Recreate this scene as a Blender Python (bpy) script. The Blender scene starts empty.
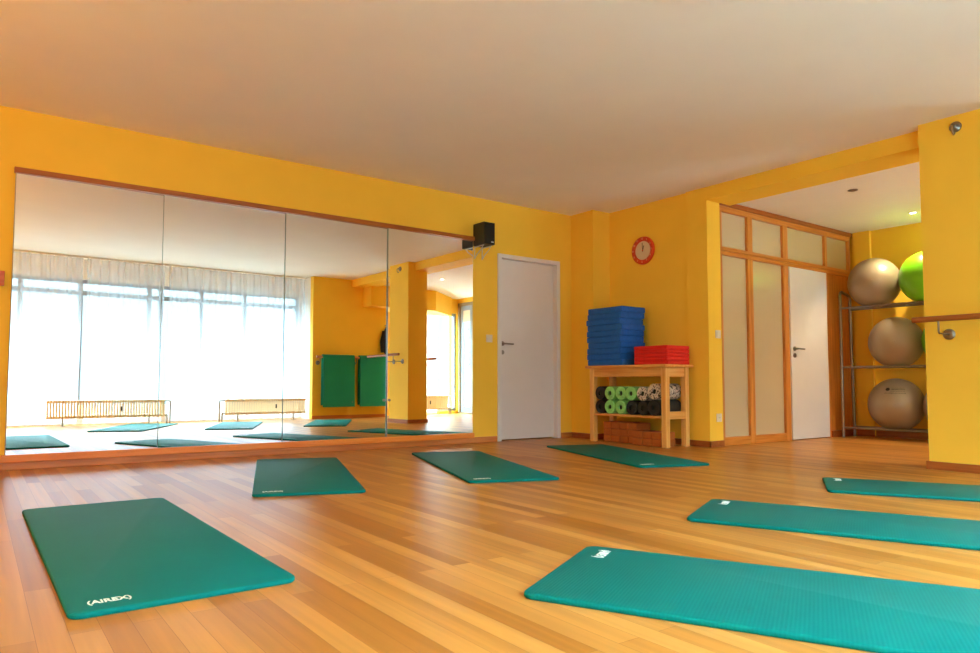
import bpy, bmesh, math, random
from mathutils import Vector, Matrix, Euler
random.seed(7)
PI = math.pi
SC = bpy.context.scene
COL = SC.collection

# ------------------------------------------------------------------ materials
def lin(c):
    return tuple(((v/12.92) if v <= 0.04045 else ((v+0.055)/1.055)**2.4) for v in c)
def rgb(r, g, b):
    return lin((r/255, g/255, b/255)) + (1.0,)

def mat(name, col, rough=0.5, metal=0.0, spec=0.5, noise=0.0, nscale=8.0, bump=0.0, bscale=60.0, stretch=None, coat=0.0):
    """Principled with an optional noise tint and fine bump."""
    m = bpy.data.materials.new(name); m.use_nodes = True
    nt = m.node_tree; N = nt.nodes; L = nt.links
    b = N['Principled BSDF']
    b.inputs['Base Color'].default_value = col
    b.inputs['Roughness'].default_value = rough
    b.inputs['Metallic'].default_value = metal
    b.inputs['Specular IOR Level'].default_value = spec
    b.inputs['Coat Weight'].default_value = coat
    tc = N.new('ShaderNodeTexCoord'); mp = N.new('ShaderNodeMapping')
    L.new(tc.outputs['Object'], mp.inputs['Vector'])
    if stretch: mp.inputs['Scale'].default_value = stretch
    if noise > 0:
        n = N.new('ShaderNodeTexNoise'); n.inputs['Scale'].default_value = nscale; n.inputs['Detail'].default_value = 5
        L.new(mp.outputs['Vector'], n.inputs['Vector'])
        r = N.new('ShaderNodeMapRange'); r.inputs['From Min'].default_value = .25; r.inputs['From Max'].default_value = .75
        r.inputs['To Min'].default_value = 1-noise; r.inputs['To Max'].default_value = 1+noise
        L.new(n.outputs['Fac'], r.inputs['Value'])
        mx = N.new('ShaderNodeMix'); mx.data_type = 'RGBA'; mx.blend_type = 'MULTIPLY'
        mx.inputs[0].default_value = 1; mx.inputs[6].default_value = col
        L.new(r.outputs['Result'], mx.inputs[7]); L.new(mx.outputs[2], b.inputs['Base Color'])
    if bump > 0:
        n2 = N.new('ShaderNodeTexNoise'); n2.inputs['Scale'].default_value = bscale; n2.inputs['Detail'].default_value = 3
        L.new(mp.outputs['Vector'], n2.inputs['Vector'])
        bp = N.new('ShaderNodeBump'); bp.inputs['Strength'].default_value = bump; bp.inputs['Distance'].default_value = .01
        L.new(n2.outputs['Fac'], bp.inputs['Height']); L.new(bp.outputs['Normal'], b.inputs['Normal'])
    return m

def wood(name, c1, c2, axis='X', rough=0.35, scale=1.0, coat=0.0):
    """Grain running along one local axis."""
    m = bpy.data.materials.new(name); m.use_nodes = True
    nt = m.node_tree; N = nt.nodes; L = nt.links; b = N['Principled BSDF']
    tc = N.new('ShaderNodeTexCoord'); mp = N.new('ShaderNodeMapping')
    s = {'X': (1.2, 26, 26), 'Y': (26, 1.2, 26), 'Z': (26, 26, 1.2)}[axis]
    mp.inputs['Scale'].default_value = tuple(k*scale for k in s)
    L.new(tc.outputs['Object'], mp.inputs['Vector'])
    n = N.new('ShaderNodeTexNoise'); n.inputs['Scale'].default_value = 1.6; n.inputs['Detail'].default_value = 7; n.inputs['Distortion'].default_value = .6
    L.new(mp.outputs['Vector'], n.inputs['Vector'])
    cr = N.new('ShaderNodeValToRGB'); cr.color_ramp.elements[0].position = .3; cr.color_ramp.elements[1].position = .72
    cr.color_ramp.elements[0].color = c1; cr.color_ramp.elements[1].color = c2
    L.new(n.outputs['Fac'], cr.inputs['Fac']); L.new(cr.outputs['Color'], b.inputs['Base Color'])
    b.inputs['Roughness'].default_value = rough; b.inputs['Coat Weight'].default_value = coat
    return m

def floor_material():
    m = bpy.data.materials.new('parquet_floor'); m.use_nodes = True
    nt = m.node_tree; N = nt.nodes; L = nt.links; b = N['Principled BSDF']
    tc = N.new('ShaderNodeTexCoord'); mp = N.new('ShaderNodeMapping')
    mp.inputs['Rotation'].default_value = (0, 0, PI/2)
    L.new(tc.outputs['Object'], mp.inputs['Vector'])
    br = N.new('ShaderNodeTexBrick')
    br.offset = .37; br.squash = 1
    br.inputs['Scale'].default_value = 1
    br.inputs['Brick Width'].default_value = 1.3
    br.inputs['Row Height'].default_value = .072
    br.inputs['Mortar Size'].default_value = .0007
    br.inputs['Mortar Smooth'].default_value = .2
    br.inputs['Bias'].default_value = 0
    br.inputs['Color1'].default_value = rgb(*FLOOR_A); br.inputs['Color2'].default_value = rgb(*FLOOR_B)
    br.inputs['Mortar'].default_value = rgb(140, 84, 36)
    L.new(mp.outputs['Vector'], br.inputs['Vector'])
    mp2 = N.new('ShaderNodeMapping'); mp2.inputs['Scale'].default_value = (22, .9, 1)
    L.new(tc.outputs['Object'], mp2.inputs['Vector'])
    n = N.new('ShaderNodeTexNoise'); n.inputs['Scale'].default_value = 1.3; n.inputs['Detail'].default_value = 3; n.inputs['Distortion'].default_value = .5
    L.new(mp2.outputs['Vector'], n.inputs['Vector'])
    r = N.new('ShaderNodeMapRange'); r.inputs['From Min'].default_value = .25; r.inputs['From Max'].default_value = .75
    r.inputs['To Min'].default_value = .84; r.inputs['To Max'].default_value = 1.14
    L.new(n.outputs['Fac'], r.inputs['Value'])
    mx = N.new('ShaderNodeMix'); mx.data_type = 'RGBA'; mx.blend_type = 'MULTIPLY'; mx.inputs[0].default_value = 1
    L.new(br.outputs['Color'], mx.inputs[6]); L.new(r.outputs['Result'], mx.inputs[7])
    L.new(mx.outputs[2], b.inputs['Base Color'])
    rr = N.new('ShaderNodeMapRange'); rr.inputs['To Min'].default_value = .3; rr.inputs['To Max'].default_value = .36
    L.new(n.outputs['Fac'], rr.inputs['Value']); L.new(rr.outputs['Result'], b.inputs['Roughness'])
    b.inputs['Specular IOR Level'].default_value = .14
    bp = N.new('ShaderNodeBump'); bp.inputs['Strength'].default_value = .06; bp.inputs['Distance'].default_value = .004
    L.new(br.outputs['Fac'], bp.inputs['Height']); bp.invert = True
    L.new(bp.outputs['Normal'], b.inputs['Normal'])
    return m

def foam_material(name, col, sat_rib=True):
    """Exercise-mat foam: fine cross ribs."""
    m = bpy.data.materials.new(name); m.use_nodes = True
    nt = m.node_tree; N = nt.nodes; L = nt.links; b = N['Principled BSDF']
    b.inputs['Base Color'].default_value = col
    b.inputs['Roughness'].default_value = .55
    b.inputs['Specular IOR Level'].default_value = .08
    tc = N.new('ShaderNodeTexCoord')
    w = N.new('ShaderNodeTexWave'); w.wave_type = 'BANDS'; w.bands_direction = 'X'
    w.inputs['Scale'].default_value = 30; w.inputs['Distortion'].default_value = .4
    L.new(tc.outputs['Object'], w.inputs['Vector'])
    n = N.new('ShaderNodeTexNoise'); n.inputs['Scale'].default_value = 3; n.inputs['Detail'].default_value = 4
    L.new(tc.outputs['Object'], n.inputs['Vector'])
    r = N.new('ShaderNodeMapRange'); r.inputs['To Min'].default_value = .88; r.inputs['To Max'].default_value = 1.1
    L.new(n.outputs['Fac'], r.inputs['Value'])
    r2 = N.new('ShaderNodeMapRange'); r2.inputs['To Min'].default_value = .95; r2.inputs['To Max'].default_value = 1.03
    L.new(w.outputs['Fac'], r2.inputs['Value'])
    mu = N.new('ShaderNodeMath'); mu.operation = 'MULTIPLY'
    L.new(r.outputs['Result'], mu.inputs[0]); L.new(r2.outputs['Result'], mu.inputs[1])
    mx = N.new('ShaderNodeMix'); mx.data_type = 'RGBA'; mx.blend_type = 'MULTIPLY'; mx.inputs[0].default_value = 1
    mx.inputs[6].default_value = col
    L.new(mu.outputs[0], mx.inputs[7]); L.new(mx.outputs[2], b.inputs['Base Color'])
    bp = N.new('ShaderNodeBump'); bp.inputs['Strength'].default_value = .22; bp.inputs['Distance'].default_value = .0015
    L.new(w.outputs['Fac'], bp.inputs['Height']); L.new(bp.outputs['Normal'], b.inputs['Normal'])
    return m

def sheer_material():
    m = bpy.data.materials.new('sheer_voile'); m.use_nodes = True
    nt = m.node_tree; N = nt.nodes; L = nt.links
    N.remove(N['Principled BSDF']); out = N['Material Output']
    t = N.new('ShaderNodeBsdfTransparent'); t.inputs['Color'].default_value = (1, 1, 1, 1)
    tl = N.new('ShaderNodeBsdfTranslucent'); tl.inputs['Color'].default_value = (.92, .93, .95, 1)
    d = N.new('ShaderNodeBsdfDiffuse'); d.inputs['Color'].default_value = (.88, .88, .88, 1)
    m1 = N.new('ShaderNodeMixShader'); m1.inputs[0].default_value = .22
    L.new(tl.outputs[0], m1.inputs[1]); L.new(d.outputs[0], m1.inputs[2])
    tc = N.new('ShaderNodeTexCoord'); n = N.new('ShaderNodeTexNoise'); n.inputs['Scale'].default_value = 3
    L.new(tc.outputs['Object'], n.inputs['Vector'])
    r = N.new('ShaderNodeMapRange'); r.inputs['To Min'].default_value = .30; r.inputs['To Max'].default_value = .40
    L.new(n.outputs['Fac'], r.inputs['Value'])
    m2 = N.new('ShaderNodeMixShader')
    L.new(r.outputs['Result'], m2.inputs[0]); L.new(t.outputs[0], m2.inputs[1]); L.new(m1.outputs[0], m2.inputs[2])
    L.new(m2.outputs[0], out.inputs['Surface'])
    return m

def glass_material(name, tint=(.97, .99, .98, 1)):
    m = bpy.data.materials.new(name); m.use_nodes = True
    nt = m.node_tree; N = nt.nodes; L = nt.links
    N.remove(N['Principled BSDF']); out = N['Material Output']
    t = N.new('ShaderNodeBsdfTransparent'); t.inputs['Color'].default_value = tint
    g = N.new('ShaderNodeBsdfGlossy'); g.inputs['Roughness'].default_value = .02
    lw = N.new('ShaderNodeLayerWeight'); lw.inputs['Blend'].default_value = .5
    pw = N.new('ShaderNodeMath'); pw.operation = 'POWER'; pw.inputs[1].default_value = 4.5
    L.new(lw.outputs['Facing'], pw.inputs[0])
    fr = N.new('ShaderNodeMath'); fr.operation = 'MULTIPLY_ADD'; fr.inputs[1].default_value = .7; fr.inputs[2].default_value = .035
    L.new(pw.outputs[0], fr.inputs[0])
    mx = N.new('ShaderNodeMixShader')
    L.new(fr.outputs[0], mx.inputs[0]); L.new(t.outputs[0], mx.inputs[1]); L.new(g.outputs[0], mx.inputs[2])
    L.new(mx.outputs[0], out.inputs['Surface'])
    return m

def emit(name, col, s):
    m = bpy.data.materials.new(name); m.use_nodes = True
    b = m.node_tree.nodes['Principled BSDF']
    b.inputs['Base Color'].default_value = col
    b.inputs['Emission Color'].default_value = col; b.inputs['Emission Strength'].default_value = s
    return m

FLOOR_A = (202, 142, 68); FLOOR_B = (164, 102, 38)
M_floor = floor_material()
M_wall = mat('yellow_plaster', rgb(250, 202, 66), .75, spec=.25, noise=.03, nscale=3, bump=.05, bscale=180)
M_ceil = mat('white_ceiling', rgb(242, 236, 226), .85, spec=.2, noise=.02, nscale=2, bump=.05, bscale=140)
M_white = mat('white_paint', rgb(226, 220, 214), .4, noise=.015)
M_whitewall = mat('white_plaster', rgb(236, 234, 230), .8, noise=.02)
M_frame = mat('grey_window_frame', rgb(150, 158, 166), .4, noise=.02)
M_redwoodX = wood('reddish_wood_along_x', rgb(180, 100, 38), rgb(214, 134, 62), 'X', .35)
M_redwoodY = wood('reddish_wood_along_y', rgb(140, 72, 26), rgb(176, 98, 44), 'Y', .35)
M_trimwood = wood('dark_trim_wood', rgb(150, 80, 16), rgb(182, 106, 30), 'X', .4)
M_ledge = wood('orange_ledge_wood', rgb(224, 122, 30), rgb(242, 152, 58), 'X', .35)
M_partX = wood('partition_rail_wood', rgb(186, 108, 34), rgb(220, 146, 62), 'X', .4)
M_partZ = wood('partition_stile_wood', rgb(192, 114, 38), rgb(226, 154, 68), 'Z', .4)
M_partDark = wood('partition_top_wood', rgb(150, 76, 18), rgb(186, 104, 32), 'X', .4)
M_panel = wood('partition_panel_wood', rgb(196, 120, 42), rgb(224, 150, 66), 'Z', .4)
M_pineX = wood('pine_along_x', rgb(218, 146, 58), rgb(242, 184, 96), 'X', .45)
M_pineY = wood('pine_along_y', rgb(216, 142, 54), rgb(242, 180, 90), 'Y', .45)
M_pineZ = wood('pine_along_z', rgb(222, 152, 64), rgb(246, 192, 104), 'Z', .45)
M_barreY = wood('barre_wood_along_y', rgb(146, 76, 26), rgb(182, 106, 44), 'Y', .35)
M_barreX = wood('barre_wood_along_x', rgb(198, 122, 66), rgb(222, 156, 100), 'X', .35)
M_orangewood = wood('orange_lacquered_wood', rgb(186, 74, 14), rgb(216, 104, 30), 'X', .35)
M_mirror = mat('mirror_silver', (.93, .945, .95, 1), .0, metal=1.0)
M_mirroredge = mat('mirror_edge_glass', rgb(150, 185, 175), .15)
M_backing = mat('grey_backing_board', rgb(176, 172, 160), .5, noise=.03)
M_chrome = mat('brushed_chrome', rgb(150, 144, 134), .34, metal=1.0, noise=.04, nscale=30)
M_steel = mat('grey_steel_tube', rgb(150, 142, 134), .32, metal=.9, noise=.05, nscale=20)
M_black = mat('black_cabinet', rgb(46, 44, 30), .5, noise=.08, nscale=40)
M_blackcloth = mat('black_grille_cloth', rgb(30, 30, 24), .85, noise=.15, nscale=300)
M_silver = mat('silver_badge', rgb(215, 215, 215), .3)
M_teal = foam_material('teal_mat_foam', rgb(0, 114, 106))
M_tealdark = foam_material('green_mat_foam', rgb(36, 142, 116))
M_logo = mat('white_mat_print', rgb(228, 238, 226), .6, noise=.04, nscale=60)
M_blue = mat('blue_pad_foam', rgb(22, 98, 190), .75, noise=.12, nscale=30, bump=.2, bscale=120)
M_red = mat('red_pad_foam', rgb(222, 30, 14), .7, noise=.1, nscale=30, bump=.2, bscale=120)
M_rollblack = mat('black_roller_foam', rgb(34, 32, 28), .7, noise=.2, nscale=60, bump=.3, bscale=80)
M_rollgreen = mat('light_green_roller_foam', rgb(142, 214, 116), .7, noise=.14, nscale=60, bump=.3, bscale=80)
M_hole = mat('roller_core_dark', rgb(36, 44, 28), .8, noise=.1)
M_cork = mat('brown_cork', rgb(178, 96, 26), .8, noise=.14, nscale=90, bump=.2, bscale=200)
M_ballsilver = mat('silver_ball_vinyl', rgb(158, 144, 122), .34, metal=.25, spec=.5, noise=.03, nscale=5)
M_ballgreen = mat('green_ball_vinyl', rgb(112, 196, 24), .32, noise=.03, nscale=5)
M_ballprint = mat('black_ball_print', rgb(40, 30, 22), .5, noise=.1)
M_clockred = mat('red_clock_rim', rgb(214, 66, 22), .35, noise=.03)
M_clockface = mat('cream_clock_face', rgb(226, 200, 160), .5, noise=.02)
M_clockink = mat('clock_ink', rgb(84, 62, 40), .5, noise=.02)
M_clocknum = mat('pale_clock_numerals', rgb(238, 190, 150), .5, noise=.02)
M_radiator = mat('cream_radiator_enamel', rgb(240, 222, 184), .4, noise=.03, nscale=10)
M_sheer = sheer_material()
M_glass = glass_material('window_glass')
M_frost = mat('frosted_glass_pane', rgb(202, 182, 144), .16, spec=.5, noise=.02, nscale=2)
M_lampon = emit('lit_downlight_lens', (1, .86, .6, 1), 18)
M_lampoff = mat('unlit_downlight_lens', rgb(120, 92, 62), .3, noise=.1)
M_jacket = mat('black_jacket_cloth', rgb(34, 28, 26), .9, noise=.2, nscale=30, bump=.4, bscale=40)
M_plastic = mat('white_switch_plastic', rgb(226, 214, 190), .35, noise=.02)
M_dark = mat('dark_slot', rgb(50, 42, 36), .6, noise=.05)
M_darkframe = mat('dark_door_frame', rgb(150, 132, 96), .5, noise=.08, nscale=20)
M_railing = mat('grey_railing', rgb(104, 110, 110), .5, noise=.05)
M_leaf = mat('green_leaf', rgb(108, 150, 60), .5, noise=.2, nscale=12)
M_bark = mat('grey_bark', rgb(140, 130, 110), .8, noise=.2, nscale=20)
M_paving = mat('pale_paving', rgb(210, 208, 202), .8, noise=.08, nscale=6)
M_zebra = None
def zebra():
    m = bpy.data.materials.new('speckled_roller_foam'); m.use_nodes = True
    nt = m.node_tree; N = nt.nodes; L = nt.links; b = N['Principled BSDF']
    tc = N.new('ShaderNodeTexCoord')
    w = N.new('ShaderNodeTexNoise'); w.inputs['Scale'].default_value = 30; w.inputs['Detail'].default_value = 2; w.inputs['Distortion'].default_value = 1.5
    L.new(tc.outputs['Object'], w.inputs['Vector'])
    cr = N.new('ShaderNodeValToRGB'); cr.color_ramp.elements[0].position = .42; cr.color_ramp.elements[1].position = .5
    cr.color_ramp.elements[0].color = rgb(70, 54, 40); cr.color_ramp.elements[1].color = rgb(214, 200, 176)
    L.new(w.outputs['Fac'], cr.inputs['Fac']); L.new(cr.outputs['Color'], b.inputs['Base Color'])
    b.inputs['Roughness'].default_value = .7
    return m
M_zebra = zebra()

# ------------------------------------------------------------------ mesh helpers
class MB:
    def __init__(s): s.bm = bmesh.new()
    def _add(s, verts, faces):
        vs = [s.bm.verts.new(v) for v in verts]
        for f in faces:
            try: s.bm.faces.new([vs[i] for i in f])
            except ValueError: pass
        return vs
    def box(s, a, b, bevel=0.0, seg=2, M=None):
        x0, y0, z0 = a; x1, y1, z1 = b
        t = bmesh.new()
        vs = [t.verts.new(p) for p in [(x0,y0,z0),(x1,y0,z0),(x1,y1,z0),(x0,y1,z0),(x0,y0,z1),(x1,y0,z1),(x1,y1,z1),(x0,y1,z1)]]
        for f in [(0,3,2,1),(4,5,6,7),(0,1,5,4),(1,2,6,5),(2,3,7,6),(3,0,4,7)]: t.faces.new([vs[i] for i in f])
        if bevel > 0: bmesh.ops.bevel(t, geom=t.edges[:], offset=bevel, segments=seg, affect='EDGES', profile=.5)
        s._merge(t, M); return s
    def _merge(s, t, M=None):
        if M is not None: bmesh.ops.transform(t, matrix=M, verts=t.verts[:])
        mp = {v: s.bm.verts.new(v.co) for v in t.verts}
        for f in t.faces:
            try: s.bm.faces.new([mp[v] for v in f.verts])
            except ValueError: pass
        t.free()
    def tube(s, pts, r, n=12, caps=True):
        pts = [Vector(p) for p in pts]; rings = []
        up = None
        for i, p in enumerate(pts):
            if i == 0: d = pts[1]-pts[0]
            elif i == len(pts)-1: d = pts[-1]-pts[-2]
            else: d = (pts[i+1]-p).normalized()+(p-pts[i-1]).normalized()
            d.normalize()
            if up is None:
                up = Vector((0,0,1)) if abs(d.z) < .9 else Vector((1,0,0))
            a = (up-d*up.dot(d)).normalized(); b = d.cross(a); up = a
            rr = r[i] if isinstance(r, (list, tuple)) else r
            rings.append([s.bm.verts.new(p+(a*math.cos(2*PI*k/n)+b*math.sin(2*PI*k/n))*rr) for k in range(n)])
        for i in range(len(rings)-1):
            for k in range(n):
                s.bm.faces.new([rings[i][k], rings[i][(k+1)%n], rings[i+1][(k+1)%n], rings[i+1][k]])
        if caps:
            s.bm.faces.new(rings[0][::-1]); s.bm.faces.new(rings[-1])
        return s
    def lathe(s, prof, n=32, M=None, closed=False):
        """profile of (radius, height) turned about local Z."""
        t = bmesh.new(); rings = []
        for r, h in prof:
            if r < 1e-6: rings.append([t.verts.new((0,0,h))])
            else: rings.append([t.verts.new((r*math.cos(2*PI*k/n), r*math.sin(2*PI*k/n), h)) for k in range(n)])
        idx = list(range(len(rings)-1))
        pairs = [(i, i+1) for i in idx]
        if closed: pairs.append((len(rings)-1, 0))
        for i, j in pairs:
            A, B = rings[i], rings[j]
            for k in range(n):
                k2 = (k+1) % n
                if len(A) == 1 and len(B) == 1: continue
                if len(A) == 1: t.faces.new([A[0], B[k2], B[k]])
                elif len(B) == 1: t.faces.new([A[k], A[k2], B[0]])
                else: t.faces.new([A[k], A[k2], B[k2], B[k]])
        s._merge(t, M); return s
    def prism(s, poly, z0, z1, M=None):
        """poly is a list of (x, y), extruded along Z."""
        t = bmesh.new()
        lo = [t.verts.new((x, y, z0)) for x, y in poly]; hi = [t.verts.new((x, y, z1)) for x, y in poly]
        t.faces.new(lo[::-1]); t.faces.new(hi); n = len(poly)
        for k in range(n): t.faces.new([lo[k], lo[(k+1)%n], hi[(k+1)%n], hi[k]])
        s._merge(t, M); return s
    def build(s, name, m, parent=None, smooth=False, angle=40):
        bmesh.ops.recalc_face_normals(s.bm, faces=s.bm.faces[:])
        me = bpy.data.meshes.new(name); s.bm.to_mesh(me); s.bm.free()
        if smooth:
            for p in me.polygons: p.use_smooth = True
            try: me.set_sharp_from_angle(angle=math.radians(angle))
            except Exception: pass
        if isinstance(m, (list, tuple)):
            for k in m: me.materials.append(k)
        else: me.materials.append(m)
        o = bpy.data.objects.new(name, me); COL.objects.link(o)
        if parent is not None: o.parent = parent
        return o

def tag(o, label=None, cat=None, group=None, kind=None):
    if label: o['label'] = label
    if cat: o['category'] = cat
    if group: o['group'] = group
    if kind: o['kind'] = kind
    return o
def thing(name, label, cat, loc=(0,0,0), rz=0.0, group=None, kind=None):
    o = bpy.data.objects.new(name, None); COL.objects.link(o)
    o.empty_display_size = .1
    o.location = loc; o.rotation_euler = (0,0,rz)
    return tag(o, label, cat, group, kind)
def dup(root, loc=None, rot=None, label=None, group=None):
    r = root.copy(); COL.objects.link(r)
    if loc is not None: r.location = loc
    if rot is not None: r.rotation_euler = rot
    if label: r['label'] = label
    if group: r['group'] = group
    for ch in list(root.children):
        c = ch.copy(); COL.objects.link(c); c.parent = r
        for g in list(ch.children):
            d = g.copy(); COL.objects.link(d); d.parent = c
    return r
RX90 = Matrix.Rotation(PI/2, 4, 'X'); RY90 = Matrix.Rotation(PI/2, 4, 'Y')
def T(x, y, z): return Matrix.Translation((x, y, z))
def text_mesh(name, body, size, m, parent, M, extrude=.0006, sx=1.0, bold=.0):
    cu = bpy.data.curves.new(name, 'FONT'); cu.body = body; cu.size = size; cu.extrude = extrude; cu.offset = bold
    cu.align_x = 'CENTER'; cu.align_y = 'CENTER'
    tmp = bpy.data.objects.new(name, cu); COL.objects.link(tmp)
    bpy.context.view_layer.update()
    me = bpy.data.meshes.new_from_object(tmp.evaluated_get(bpy.context.evaluated_depsgraph_get()))
    bpy.data.objects.remove(tmp); bpy.data.curves.remove(cu)
    me.transform(M @ Matrix.Diagonal((sx, 1, 1, 1))); me.materials.clear(); me.materials.append(m)
    o = bpy.data.objects.new(name, me); COL.objects.link(o)
    if parent is not None: o.parent = parent
    return o

# ------------------------------------------------------------------ key dimensions (metres)
H = 2.60; HA = 2.50          # ceilings: studio, annex
XW = -1.2                    # west wall
XA, XB, XC = 5.692, 5.966, 5.940
XBACK = 8.90
YS = -6.50                   # window wall (inner face), studio
YM = -5.95                   # short wall the mats hang on
YJ = -1.681
PX0, PX1, PY0, PY1 = 5.814, 6.18, -4.22, -3.651   # free pillar

# ------------------------------------------------------------------ setting
f = MB().box((XW-.2, -7.0, -.1), (9.2, .3, 0)).build('floor', M_floor)
tag(f, 'glossy orange-brown strip parquet floor under all the mats', 'floor', kind='structure')
c = MB().box((XW-.2, -6.75, H), (XC+.05, .3, H+.1)).build('ceiling', M_ceil)
tag(c, 'large plain off-white ceiling over the mirrored studio', 'ceiling', kind='structure')
c2 = MB().box((6.2, -6.75, HA), (9.2, .3, HA+.1)).build('ceiling_annex', M_ceil)
tag(c2, 'lower off-white ceiling with downlights over the ball rack alcove', 'ceiling', kind='structure')

# north wall with the door opening
DX0, DX1, DH = 4.640, 5.458, 1.992
b = MB()
b.box((XW-.2, 0, 0), (DX0, .16, H)); b.box((DX1, 0, 0), (9.2, .16, H)); b.box((DX0, 0, DH), (DX1, .16, H))
w = b.build('wall_north', M_wall); tag(w, 'long yellow wall that carries the big mirror and the white door', 'wall', kind='structure')
# west wall
w = MB().box((XW-.2, -6.75, 0), (XW, 0, H)).build('wall_west', M_wall)
tag(w, 'yellow side wall at the far left end of the studio', 'wall', kind='structure')
# east wall : pier + clock wall + block + beam
b = MB(); b.box((XA, -.355, 0), (XB+.05, 0, H)); b.box((XB, -1.45, 0), (6.155, -.3, H)); b.box((XC, YJ, 0), (6.155, -1.432, H))
w = b.build('wall_east', M_wall); tag(w, 'yellow wall with the red clock behind the wooden bench', 'wall', kind='structure')
w = MB().box((XC, -6.0, 2.465), (6.32, YJ+.001, H+.01)).build('trim_1', M_wall)
tag(w, 'yellow ceiling beam running across the opening to the alcove', 'beam', kind='structure')
w = MB().box((PX0, PY0, 0), (PX1, PY1, H)).build('wall_pillar', M_wall)
tag(w, 'free-standing square yellow pillar carrying the short barre', 'pillar', kind='structure')
# short wall where the mats hang, with the window reveal
b = MB(); b.box((5.156, YM-.12, 0), (6.75, YM, H))
b.box((6.63, YS-.2, 0), (6.75, YM-.12, HA))
w = b.build('wall_south', M_wall); tag(w, 'short yellow wall segment beside the windows where two mats hang', 'wall', kind='structure')
o = MB().box((5.156, YS-.2, 0), (5.28, YM-.12, H)).build('trim_6', M_whitewall); tag(o, 'white window reveal between the curtains and the yellow wall with the mats', 'window reveal', kind='structure')
# boxed duct under the ceiling
w = MB().prism([(6.17, YM+.002), (6.17, -5.62), (7.75, -5.62), (8.65, -6.3), (8.65, -6.42), (6.80, -6.42), (6.80, YM+.002)], 2.10, HA).build('trim_2', M_wall)
tag(w, 'yellow boxed-in duct under the ceiling beside the alcove window', 'duct', kind='structure')
# alcove back wall (with flat pier) and door opening towards the terrace
AY0, AY1, AZ = -6.40, -5.85, 2.40
b = MB()
b.box((XBACK, AY1, 0), (XBACK+.2, .0, HA)); b.box((XBACK, AY0, AZ), (XBACK+.2, AY1, HA)); b.box((XBACK, -6.75, 0), (XBACK+.2, AY0, HA))
b.box((XBACK-.04, -1.9, 0), (XBACK+.01, -1.70, HA))
w = b.build('wall_annex_east', M_wall); tag(w, 'deep yellow back wall behind the rack of exercise balls', 'wall', kind='structure')
# dim store room behind the frosted partition
b = MB(); b.box((6.15, -1.56, 0), (6.2, 0, HA))
w = b.build('wall_store', M_wall); tag(w, 'yellow store room wall hidden behind the frosted glass partition', 'wall', kind='structure')

# ---- studio window wall (south)
def window(name, x0, x1, y, z0, z1, mull, transom, label, top_wall, outer):
    """frame + panes; inner face of wall at y, wall is 0.2 thick."""
    root = thing(name, label, 'window', (0,0,0), kind='structure')
    fb = MB(); yc = y-.10; fw = .055
    fb.box((x0, yc-.04, z0), (x1, yc+.04, z0+fw)); fb.box((x0, yc-.04, z1-fw), (x1, yc+.04, z1))
    if transom: fb.box((x0, yc-.045, transom-.035), (x1, yc+.045, transom+.035))
    for k, x in enumerate([x0]+mull+[x1]):
        fb.box((max(x-.035, x0), yc-.042, z0), (min(x+.035, x1), yc+.042, z1))
    fb.build('window_frame', M_frame, root)
    xs = [x0]+mull+[x1]
    for a, c in zip(xs[:-1], xs[1:]):
        pb = MB().box((a+.03, yc-.004, z0+.04), (c-.03, yc+.004, z1-.04)); pb.build('pane', M_glass, root)
    return root
WX0, WX1, WZ0, WZ1 = -.75, 5.12, .30, 2.28
b = MB()
b.box((XW-.2, YS-.2, 0), (5.16, YS, WZ0)); b.box((XW-.2, YS-.2, WZ1), (5.16, YS, H)); b.box((XW-.2, YS-.2, WZ0), (WX0, YS, WZ1)); b.box((WX1, YS-.2, WZ0), (5.16, YS, WZ1))
w = b.build('wall_window', M_whitewall); tag(w, 'white wall framing the wide studio window behind the curtains', 'wall', kind='structure')
window('window_1', WX0, WX1, YS, WZ0, WZ1, [.70, 1.505, 2.52, 2.70, 3.36, 4.12], 2.07, 'wide studio window with slim mullions behind sheer curtains', True, True)
# ---- alcove window
b = MB()
b.box((6.75, -6.62, 0), (XBACK, -6.42, .06)); b.box((6.75, -6.62, 2.18), (XBACK, -6.42, HA)); b.box((7.05, -6.62, .06), (7.66, -6.42, 2.18)); b.box((8.885, -6.62, .06), (XBACK+.2, -6.42, 2.18))  # hidden stretch between the two windows is added to cut the alcove daylight
w = b.build('wall_annex_south', M_wall); tag(w, 'yellow wall around the alcove window seen beside the pillar', 'wall', kind='structure')
window('window_2', 7.66, 8.885, -6.42, .06, 2.18, [], None, 'alcove window above the short radiator, seen in the mirror', True, True)
window('window_3', 6.75, 7.05, -6.42, .06, 2.18, [], None, 'narrow alcove window strip beside the black jacket, seen in the mirror', True, True)
# ---- terrace door (glazed) in the alcove back wall
root = thing('door_3', 'dark framed glazed terrace door at the end of the alcove', 'door', kind='structure')
fb = MB(); xx = XBACK+.05
fb.box((xx-.06, AY0, AZ-.07), (xx+.06, AY1, AZ)); fb.box((xx-.06, AY0, 0), (xx+.06, AY0+.06, AZ)); fb.box((xx-.06, AY1-.06, 0), (xx+.06, AY1, AZ)); fb.box((xx-.06, AY0, 0), (xx+.06, AY1, .03))
fb.build('door_frame', M_darkframe, root)
fb = MB()
fb.box((xx-.035, AY0+.06, .03), (xx+.035, AY0+.15, AZ-.07)); fb.box((xx-.035, AY1-.15, .03), (xx+.035, AY1-.06, AZ-.07)); fb.box((xx-.035, AY0+.15, .03), (xx+.035, AY1-.15, .15)); fb.box((xx-.035, AY0+.15, AZ-.17), (xx+.035, AY1-.15, AZ-.07))
fb.build('sash', M_frame, root)
MB().box((xx-.004, AY0+.15, .15), (xx+.004, AY1-.15, AZ-.17)).build('pane', M_glass, root)
MB().box((xx-.03, AY0+.15, 1.98), (xx-.012, AY1-.15, AZ-.17)).build('roller_blind', M_radiator, root)

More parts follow.
